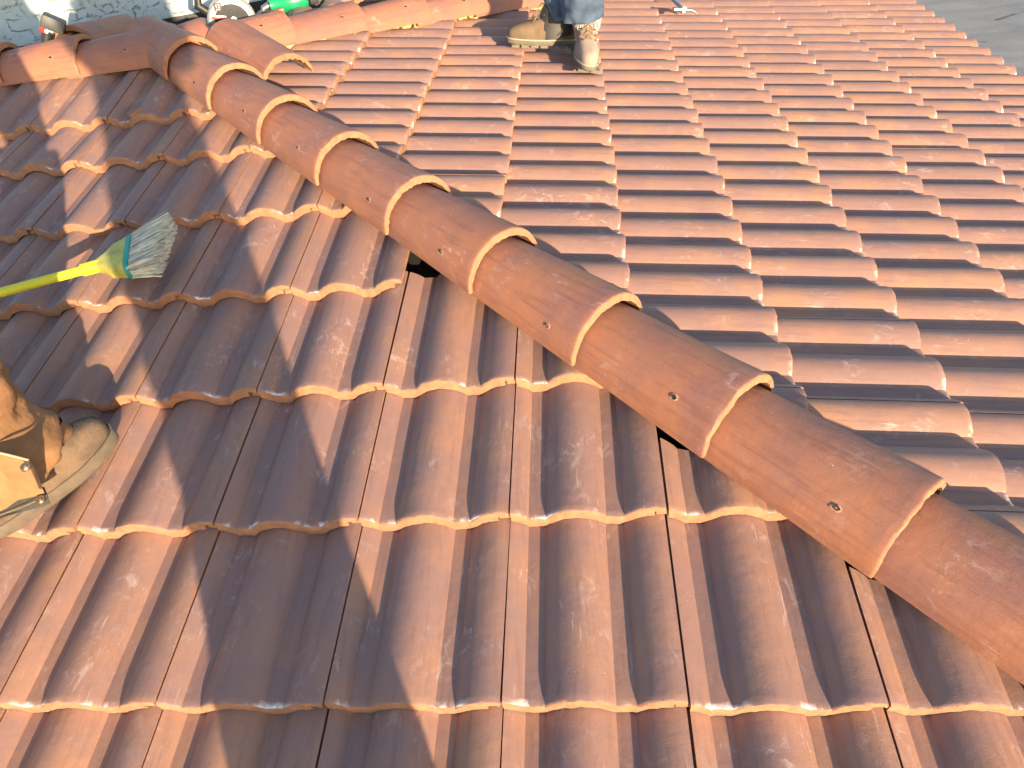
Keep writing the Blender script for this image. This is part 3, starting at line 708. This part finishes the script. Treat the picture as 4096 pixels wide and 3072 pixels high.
def boot(parent_mw, name_mat, sole_mat, parent, collar_mat=M_COLLAR, shaft=0.13, laces=True, lmat=M_LACE, seed=0):
    """A work boot with the heel at the local origin and the toe towards +Y; returns the boot empty"""
    rs_b = seed
    b = bpy.data.objects.new('boot', None); C.objects.link(b); b.parent = parent; b.matrix_local = parent_mw; b.empty_display_size = .03
    def foot(z, y0, y1, w, n=40, grow=0):
        out = []
        for k in range(n):
            q = 2 * math.pi * k / n; c, s = math.cos(q), math.sin(q)
            yy = (y0 + y1) / 2 + (y1 - y0) / 2 * s
            f = (yy - 0) / .30
            wid = w * (0.80 + 0.30 * max(0, min(1, (f - .25) / .4))) if y1 > .2 else w
            xx = (abs(c) ** .75) * (1 if c > 0 else -1) * (wid + grow)
            out.append(Vector((xx, yy + (grow * s), z)))
        return out
    so_ = MB()
    # sole with heel and lugs
    zb_ = 0.0 if seed >= 8 else .012
    so_.loft([foot(zb_, 0.004, .297, .043), foot(zb_ + .005, -.002, .306, .047), foot(.028, -.003, .308, .0485), foot(.034, 0, .305, .0475)])
    for k in range(7):
        if k == 2 or seed >= 8: continue
        y = .02 + k * .042; wd_ = .040 if k < 3 else .047
        for s_ in (-1, 1): so_.box((s_ * wd_ * .56, y, .0085), (wd_ * .86, .035, .012), bev=.002)
    so_.build('sole', sole_mat, b)
    wl_ = MB(); P = foot(.0355, 0.001, .306, .0480)
    wl_.tube(P + [P[0]], .0026, 6); wl_.build('welt', M_WELT if seed < 8 else sole_mat, b)
    up_ = [(.034, .004, .300, .0455), (.050, .001, .303, .0465), (.068, .000, .300, .0450), (.080, .001, .288, .0420), (.090, .002, .262, .040), (.100, .002, .222, .040),
           (.112, .003, .188, .040), (.126, .004, .160, .0400), (.142, .006, .142, .0400)]
    rings = [foot(z, a, c_, w_) for z, a, c_, w_ in up_]
    for r in rings[2:]:
        for v in r:
            v.z += .004 * noise.noise(Vector((v.x * 30, v.y * 40, seed))) ; v.x *= 1 + .05 * noise.noise(Vector((v.z * 60, v.y * 30, seed + 5)))
    MB().loft(rings + [[v * 1 for v in foot(.142 + shaft * .25, .008, .136, .042)], foot(.142 + shaft * .5, .008, .136, .044)], cap=True).build('upper', name_mat, b, ang=70)
    MB().loft([foot(.142 + shaft * .40, .005, .139, .0455), foot(.142 + shaft * .7, .003, .142, .048), foot(.142 + shaft, .004, .142, .047), foot(.142 + shaft, .014, .130, .038), foot(.142 + shaft * .5, .018, .125, .034)], cap=False).build('collar', collar_mat, b, ang=70)
    if laces:
        lc_ = MB()
        zs = [(.198, .098), (.172, .113), (.146, .130), (.140, .158)]
        for i, (y, z) in enumerate([(.205, .108), (.180, .120), (.158, .136), (.143, .156)]):
            lc_.tube([(-.024, y - .006, z - .004), (0, y + .002, z + .005), (.024, y - .006, z - .004)], .0022, 6)
            if i < 3:
                y2, z2 = [(.205, .108), (.180, .120), (.158, .136), (.143, .156)][i + 1]
                for s_ in (-1, 1): lc_.tube([(s_ * .024, y - .006, z - .004), (0, (y + y2) / 2 + .004, (z + z2) / 2 + .007), (-s_ * .024, y2 - .006, z2 - .004)], .0020, 6)
        for s_ in (-1, 1): lc_.tube([(0, .144, .160), (s_ * .02, .158, .172), (s_ * .034, .172, .150), (s_ * .022, .182, .132), (s_ * .04, .196, .112)], .002, 6)
        lc_.build('laces', lmat, b)
        for s_ in (-1, 1):
            for y, z in ((.199, .104), (.174, .116), (.152, .132)):
                MB().tube([(s_ * .026, y, z), (s_ * .0265, y + .002, z + .003)], .0036, 10).build('eyelet', M_BRASS, b)
    return b

def person(name_label, hipc, yaw, feet, hands=None, shirt=M_SHIRT, pants=M_DENIM, lean=Vector((0, 0, 0)), legs_cloth=True, elb=.75):
    """Adult about 1.76 m; hipc pelvis centre, feet: list of (ankle position, toe direction). Body one continuous mesh."""
    f = Vector((math.cos(yaw), math.sin(yaw), 0)); s = Vector((f.y, -f.x, 0)); up = Vector((0, 0, 1))
    root = empty('person', Matrix.Translation(Vector(hipc) - up * .9), name_label, 'person')
    o = root.matrix_world.translation
    P = Vector(hipc) - o
    J = {}; E = []
    J['pelvis'] = (P, (.125, .095)); 
    bd = (up + lean).normalized()
    J['waist'] = (P + bd * .16, (.12, .09)); J['chest'] = (P + bd * .34, (.145, .10)); J['upper'] = (P + bd * .46, (.13, .085)); J['neck'] = (P + bd * .555, .052)
    hd_ = (bd + f * .12).normalized(); J['jaw'] = (P + bd * .60 + f * .015, (.062, .070)); J['head'] = (P + bd * .60 + hd_ * .075 + f * .02, (.074, .092)); J['crown'] = (P + bd * .60 + hd_ * .145 + f * .01, (.062, .078))
    E += [('pelvis', 'waist'), ('waist', 'chest'), ('chest', 'upper'), ('upper', 'neck'), ('neck', 'jaw'), ('jaw', 'head'), ('head', 'crown')]
    kn = []
    for i, (sg, (ank, toe)) in enumerate(zip((-1, 1), feet)):
        ank = Vector(ank) - o; hp = P - up * .04 + s * .10 * sg
        v = ank - hp; ln = v.length; half = .86 / 2; bend = min(.06, math.sqrt(max(0.0004, half * half - (ln / 2) ** 2))) if ln < .86 else .02
        k_ = (hp + ank) / 2 + f * bend; kn.append((hp, k_, ank))
        J['hip%d' % i] = (hp, .092); J['thigh%d' % i] = (hp.lerp(k_, .5), .078); J['knee%d' % i] = (k_, .056); J['calf%d' % i] = (k_.lerp(ank, .35), .050); J['ank%d' % i] = (ank, .032)
        t_ = Vector(toe).normalized(); J['foot%d' % i] = (ank + t_ * .05 - up * .055, (.026, .020)); 
        E += [('pelvis', 'hip%d' % i), ('hip%d' % i, 'thigh%d' % i), ('thigh%d' % i, 'knee%d' % i), ('knee%d' % i, 'calf%d' % i), ('calf%d' % i, 'ank%d' % i), ('ank%d' % i, 'foot%d' % i)]
    arms = []
    for i, sg in enumerate((-1, 1)):
        sh = P + bd * .475 + s * .185 * sg
        h = (Vector(hands[i]) - o) if hands else P + s * .27 * sg - up * .10 + f * .08
        mid = (sh + h) / 2; d_ = (h - sh).length; bend = math.sqrt(max(.0004, .275 ** 2 - (d_ / 2) ** 2)) if d_ < .55 else .01
        el = mid + (s * sg * elb - f * .45 - up * .35).normalized() * bend
        fa = (h - el).normalized()
        J['sh%d' % i] = (sh, .060); J['el%d' % i] = (el, .040); J['fa%d' % i] = (el.lerp(h, .35), .039); J['wr%d' % i] = (h, (.028, .022)); J['palm%d' % i] = (h + fa * .055, (.036, .018))
        E += [('upper', 'sh%d' % i), ('sh%d' % i, 'el%d' % i), ('el%d' % i, 'fa%d' % i), ('fa%d' % i, 'wr%d' % i), ('wr%d' % i, 'palm%d' % i)]
        pn = fa.cross(s * sg); pn = pn.normalized() if pn.length > .1 else up; cr_ = fa.cross(pn).normalized()
        for q, (off, ln) in enumerate(((-.030, .070), (-.010, .080), (.010, .075), (.030, .060))):
            b0 = h + fa * .092 + cr_ * off
            J['f%d%d' % (i, q)] = (b0, .0095); J['g%d%d' % (i, q)] = (b0 + fa * ln * .5 + pn * .010, .0085); J['t%d%d' % (i, q)] = (b0 + fa * ln * .8 + pn * .032, .0075)
            E += [('palm%d' % i, 'f%d%d' % (i, q)), ('f%d%d' % (i, q), 'g%d%d' % (i, q)), ('g%d%d' % (i, q), 't%d%d' % (i, q))]
        tb = h + fa * .040 - cr_ * .038; J['th%d' % i] = (tb, .0115); J['ti%d' % i] = (tb + fa * .035 - cr_ * .018 + pn * .015, .009)
        E += [('palm%d' % i, 'th%d' % i), ('th%d' % i, 'ti%d' % i)]; arms.append((sh, el, h))
    obj('body', skin_mesh('body', J, E, M_SKIN), root)
    # face: nose, ears, hair
    hc = J['head'][0]; 
    hm = frame(hc, s, f, up)
    MB().tube([(0, .080, .02), (0, .098, -.008), (0, .104, -.022), (0, .09, -.030)], [.008, .011, .014, .008], 10).build('nose', M_SKIN, root, hm)
    for sg in (-1, 1):
        MB().lathe([(.002, -.004), (.017, -.003), (.019, .003), (.010, .006), (.002, .004)], Matrix.Translation((sg * .078, -.005, -.005)) @ Matrix.Rotation(R_(90), 4, 'Y') @ Matrix.Scale(1.5, 4, (1, 0, 0)), 14).build('ear', M_SKIN, root, hm)
        MB().lathe([(.001, .010), (.006, .008), (.009, .003), (.010, 0)], Matrix.Translation((sg * .031, .078, .012)) @ Matrix.Rotation(R_(-90), 4, 'X'), 14).build('eye', M_WHITE, root, hm)
    MB().box((0, .088, -.052), (.044, .006, .008), bev=.002).build('mouth', plain('lips', (.36, .15, .12), .6), root, hm)
    hr = MB(); rs = []
    for z_, r_ in ((.0, .088), (.03, .092), (.06, .088), (.085, .074), (.102, .045), (.108, .01)):
        rs.append([Vector((math.cos(a_) * r_ * .92, math.sin(a_) * r_ * 1.08 - .012 - (.012 if z_ < .02 else 0), z_ + (.035 * max(0, math.sin(a_)) if z_ < .02 else 0))) for a_ in [2 * math.pi * k / 28 for k in range(28)]])
    hr.loft(rs).build('hair', M_HAIR, root, hm)
    # clothing grown a little larger round the same bones
    JS = {'w': (P + bd * .02, (.150, .120)), 'c0': (P + bd * .18, (.148, .115)), 'c1': (P + bd * .36, (.165, .120)), 'c2': (P + bd * .46, (.145, .100)), 'n': (P + bd * .525, .070)}
    ES = [('w', 'c0'), ('c0', 'c1'), ('c1', 'c2'), ('c2', 'n')]
    for i, (sh, el, h) in enumerate(arms):
        JS['a%d' % i] = (sh, .078); JS['b%d' % i] = (el, .060); JS['c%d_' % i] = (el.lerp(h, .88), .044)
        ES += [('c2', 'a%d' % i), ('a%d' % i, 'b%d' % i), ('b%d' % i, 'c%d_' % i)]
    obj('shirt', skin_mesh('shirt', JS, ES, shirt), root)
    JT = {'p': (P + bd * .06, (.145, .112)), 'p1': (P - up * .03, (.150, .115))}; ET = [('p', 'p1')]
    for i, (hp, k_, ank) in enumerate(kn):
        e_k = k_.lerp(ank, .3) if not legs_cloth else ank + up * .07
        JT['h%d' % i] = (hp - up * .02, .105); JT['t%d' % i] = (hp.lerp(k_, .5), .095); JT['k%d' % i] = (k_, .080); 
        JT['e%d' % i] = (e_k, .075)
        ET += [('p1', 'h%d' % i), ('h%d' % i, 't%d' % i), ('t%d' % i, 'k%d' % i), ('k%d' % i, 'e%d' % i)]
    obj('trousers', skin_mesh('trousers', JT, ET, pants), root)
    return root, o, kn
def foot_frame(heel, toe, nrm, side=1):
    y = (Vector(toe) - Vector(heel)).normalized(); x = y.cross(Vector(nrm)).normalized(); z = x.cross(y)
    return frame(Vector(heel), x, y, z)

# standing worker in jeans on the right slope
toeR = onB(2350, 302, -0.002); toeR = Vector((0.515, 2.560, zB(0.515) + .002)); heelR = toeR + Vector((-.035, .298, .0)); heelR.z = zB(heelR.x) + .004
toeL = Vector((0.180, 2.860, zB(0.18) + .0)); heelL = Vector((0.462, 2.905, zB(0.462) + .006))
ankR = heelR + Vector((.012, -.07, .10)); ankL = heelL + Vector((-.07, -.01, .10))
rootM, oM, knM = person('standing worker in faded blue jeans and tan lace-up work boots on the right slope', (0.43, 2.93, zB(.45) + .93), R_(-120), [(ankR, (0, -1, 0)), (ankL, (-1, 0, 0))], legs_cloth=False, hands=[(0.20, 2.65, 1.15), (0.60, 2.62, 1.12)])
inM = rootM.matrix_world.inverted()
bR = boot(inM @ foot_frame(heelR, toeR, (T, 0, 1)), M_BOOT_LIT, M_SOLE, rootM, collar_mat=M_SOCK, shaft=.06, seed=1)
bL = boot(inM @ foot_frame(heelL, toeL, (T, .05, 1)), M_BOOT, M_SOLE, rootM, shaft=.12, seed=4)
MB().loft([[Vector((math.cos(2*math.pi*k/32) * w_, y_ + math.sin(2*math.pi*k/32) * d_, z_ + math.sin(2*math.pi*k/32) * -.022)) for k in range(32)] for z_, w_, y_, d_ in ((.045, .0510, .098, .100), (.085, .0490, .100, .102), (.120, .0470, .094, .094), (.150, .049, .084, .086), (.190, .052, .078, .080), (.190, .040, .078, .065), (.12, .034, .080, .06))], cap=False).build('padded_collar', M_COLLAR, rootM, inM @ foot_frame(heelL, toeL, (T, .05, 1)))
# ribbed sock rolled over the right boot
sk = MB(); n = 72; rings = []
cR = Vector((0, .076, 0))
for z_, r_ in ((.128, .050), (.132, .058), (.160, .060), (.180, .062), (.188, .060), (.230, .052), (.26, .050)):
    rings.append([Vector((cR.x + math.cos(2 * math.pi * k / n) * (r_ + (.0022 if k % 2 else -.001)), cR.y + math.sin(2 * math.pi * k / n) * (r_ + (.0022 if k % 2 else -.001)) * 1.22 - (z_ - .13) * .1, z_ + .03 * -math.sin(2 * math.pi * k / n) * .5)) for k in range(n)])
sk.loft(rings, cap=False).build('sock', M_SOCK, rootM, inM @ foot_frame(heelR, toeR, (T, 0, 1)))
# jeans lower legs
def lw(v): return Vector(v) - oM
aR = heelR + Vector((0, -.085, 0)); aL = heelL + Vector((-.065, -.005, 0))
kR = oM + knM[0][1]; kL = oM + knM[1][1]
zR = zB(aR.x)
cloth_leg('jeans_leg', [(lw(kR), .095, .10), (lw((aR.x + .02, kR.y + .01, zR + .42)), .095, .10), (lw((aR.x + .028, aR.y + .01, zR + .30)), .094, .11), (lw((aR.x + .024, aR.y + .008, zR + .22)), .096, .112), (lw((aR.x + .018, aR.y + .008, zR + .160)), .088, .105)], M_DENIM, rootM, 3, .15)
cloth_leg('jeans_leg', [(lw(kL), .095, .10), (lw((kL.x - .02, kL.y + .0, zR + .40)), .088, .10), (lw((aL.x + .01, aL.y + .01, zR + .32)), .086, .105), (lw((aL.x + .02, aL.y + .0, zR + .22)), .078, .095), (lw((aL.x + .03, aL.y, zR + .145)), .070, .088)], M_DENIM, rootM, 9, .17)

# worker in brown overalls at the left edge
toeK = onA(462, 1742, 0.004); heelK = onA(150, 2010, 0.0)
dK = (toeK - heelK); heelK = toeK - dK.normalized() * .300
xk, yk = heelK.x, heelK.y
ank1 = heelK + dK.normalized() * .075 + Vector((0, 0, .10))
ank2 = Vector((xk - .25, yk + .04, zA(yk + .04) + .10))
hipK = Vector((xk - .02, yk - .02, zA(yk) + .97))
rootK, oK, knK = person('worker in brown duck overalls and a scuffed suede boot at the left edge', hipK, R_(60), [(ank2, dK), (ank1, dK)], shirt=M_DUCK, pants=M_DUCK, legs_cloth=False, elb=.15, hands=[(xk - .26, yk + .20, zA(yk) + .98), (xk - .10, yk + .16, zA(yk) + 1.0)])
inK = rootK.matrix_world.inverted()
bK = boot(inK @ foot_frame(heelK, toeK, NA), M_BOOT2, M_SOLE2, rootK, collar_mat=M_SUEDE, shaft=.11, laces=False, seed=8)
h2 = ank2 - dK.normalized() * .075; h2.z = zA(h2.y) + .004
boot(inK @ foot_frame(h2, h2 + dK, NA), M_BOOT2, M_SOLE2, rootK, collar_mat=M_SUEDE, shaft=.11, laces=False, seed=9)
def lk(v): return Vector(v) - oK
zk = zA(yk); f2 = dK.normalized()
k1 = oK + knK[1][1]; a1 = heelK + f2 * .085
cloth_leg('trouser_leg', [(lk(k1), .100, .10), (lk(Vector((k1.x, k1.y, 0)).lerp(Vector((a1.x, a1.y, 0)), .4) + Vector((0, 0, zk + .40))), .112, .11),
    (lk((a1.x - .01, a1.y - .01, zk + .27)), .118, .118), (lk((a1.x, a1.y, zk + .20)), .126, .130), (lk((a1.x + .0, a1.y + .0, zk + .135)), .134, .138)], M_DUCK, rootK, 5, .15)
k2 = oK + knK[0][1]; a2 = ank2
cloth_leg('trouser_leg', [(lk(k2), .100, .10), (lk((a2.x, a2.y, zk + .32)), .10, .10), (lk((a2.x, a2.y, zk + .12)), .11, .115)], M_DUCK, rootK, 15, .15)
# unzipped rear panel of the trouser leg, spread out over the tiles, with black lining and snap
def sheet(name, outline, h, mat, th=.003, bow=.03, n=14):
    """outline: four pixel corners projected to height h over the near slope, subdivided and bowed"""
    A_, B_, C_, D_ = [onA(px, py, hh) for (px, py), hh in zip(outline, h)]
    V = []
    for i in range(n + 1):
        for k in range(n + 1):
            u, v = i / n, k / n
            p = (A_ * (1 - u) + B_ * u) * (1 - v) + (D_ * (1 - u) + C_ * u) * v
            p = p + NA * (bow * math.sin(math.pi * u) * (1 - v * .5) + .010 * noise.noise(Vector((u * 3.2, v * 3, 1.7))) )
            V.append(p - oK)
    m_ = len(V); V += [v - NA * th for v in V]; F = []
    def a(i, k, b=0): return b * m_ + i * (n + 1) + k
    for i in range(n):
        for k in range(n):
            F.append([a(i, k), a(i + 1, k), a(i + 1, k + 1), a(i, k + 1)]); F.append([a(i, k, 1), a(i, k + 1, 1), a(i + 1, k + 1, 1), a(i + 1, k, 1)])
    for i in range(n):
        F.append([a(i, 0), a(i, 0, 1), a(i + 1, 0, 1), a(i + 1, 0)]); F.append([a(i, n), a(i + 1, n), a(i + 1, n, 1), a(i, n, 1)])
        F.append([a(0, i), a(0, i + 1), a(0, i + 1, 1), a(0, i, 1)]); F.append([a(n, i), a(n, i, 1), a(n, i + 1, 1), a(n, i + 1)])
    return obj(name, mesh_from(name, V, F, mat, True, None, 70), rootK)
sheet('hem_panel', [(-260, 1760), (115, 1838), (172, 1968), (-260, 2100)], [.28, .24, .135, .10], M_DUCK, bow=.012)
sheet('hem_lining', [(-260, 2080), (178, 1950), (196, 2008), (-260, 2160)], [.102, .130, .105, .080], M_LINING, bow=.006)
def strip(name, pts, r, mat, n=8):
    P_ = [onA(px, py, h) - oK for px, py, h in pts]
    return MB().tube(P_, r, n).build(name, mat, rootK)
strip('zipper', [(112, 1846, .248), (132, 1880, .222), (148, 1915, .190), (162, 1950, .152)], .0032, M_BRASS)
strip('hem_piping', [(-120, 1788, .272), (0, 1812, .262), (60, 1826, .256), (112, 1840, .250)], .0022, M_SUEDE)
strip('hem_seam', [(-120, 2062, .105), (0, 2022, .112), (90, 1990, .124), (168, 1962, .138)], .0013, M_LACE, 6)
strip('lining_seam', [(-120, 2098, .096), (0, 2060, .104), (90, 2028, .114), (176, 1990, .128)], .0008, M_LACE, 6)
sn = onA(164, 2000, .128) - oK
MB().lathe([(.001, .004), (.003, .0045), (.0045, .003), (.008, .0045), (.0095, .001), (.0095, -.002), (.001, -.002)], Matrix.Translation(sn) @ Matrix(((1, 0, 0, 0), (0, CO, -SI, 0), (0, SI, CO, 0), (0, 0, 0, 1))), 20).build('snap', M_BRASS, rootK)
sn2 = onA(104, 1868, .245) - oK
MB().lathe([(.001, .004), (.003, .0045), (.0045, .003), (.008, .0045), (.0095, .001), (.0095, -.002), (.001, -.002)], Matrix.Translation(sn2) @ Matrix(((1, 0, 0, 0), (0, CO, -SI, 0), (0, SI, CO, 0), (0, 0, 0, 1))), 20).build('snap', M_BRASS, rootK)

# the photographer, standing behind the camera; casts the long shadow on the near slope
fx, fy = 0.492, -0.95
hipP = Vector((fx, fy - .02, zA(fy) + 1.02))
fp = [Vector((fx - .050, fy - .023, zA(fy - .03) + .10)), Vector((fx + .050, fy + .023, zA(fy + .03) + .10))]
rootP, oP, knP = person('photographer in dark shirt and jeans standing behind the camera', hipP, R_(112), [(fp[0], (0, 1, 0)), (fp[1], (0, 1, 0))], legs_cloth=True, hands=[(fx - .06, fy + .22, 1.09), (fx + .05, fy + .20, 1.09)], elb=.1)
jk = []
for z_, rx_, ry_ in ((zA(fy) + .50, .128, .12), (zA(fy) + .62, .132, .125), (zA(fy) + .85, .135, .12), (zA(fy) + 1.1, .155, .12), (zA(fy) + 1.3, .15, .115)):
    jk.append(ringz((hipP.x - oP.x, hipP.y - oP.y + .0, z_ - oP.z), rx_, ry_, 4, .06, 48, R_(22)))
MB().loft(jk, cap=False).build('jacket', M_SHIRT, rootP, ang=80)
for q in fp:
    cloth_leg('jeans_leg', [(Vector((q.x * .5 + fx * .5, q.y * .5 + fy * .5, zA(fy) + .6)) - oP, .095, .10), (Vector((q.x, q.y - .02, zA(fy) + .35)) - oP, .102, .10), (Vector((q.x, q.y - .02, zA(fy) + .05)) - oP, .088, .09)], M_DENIM, rootP, 21, .10)
    hq = q - Vector((0, .075, 0)); hq.z = zA(hq.y) + .004
    boot(rootP.matrix_world.inverted() @ foot_frame(hq, hq + VA, NA), M_BOOT2, M_SOLE2, rootP, shaft=.08, laces=False)
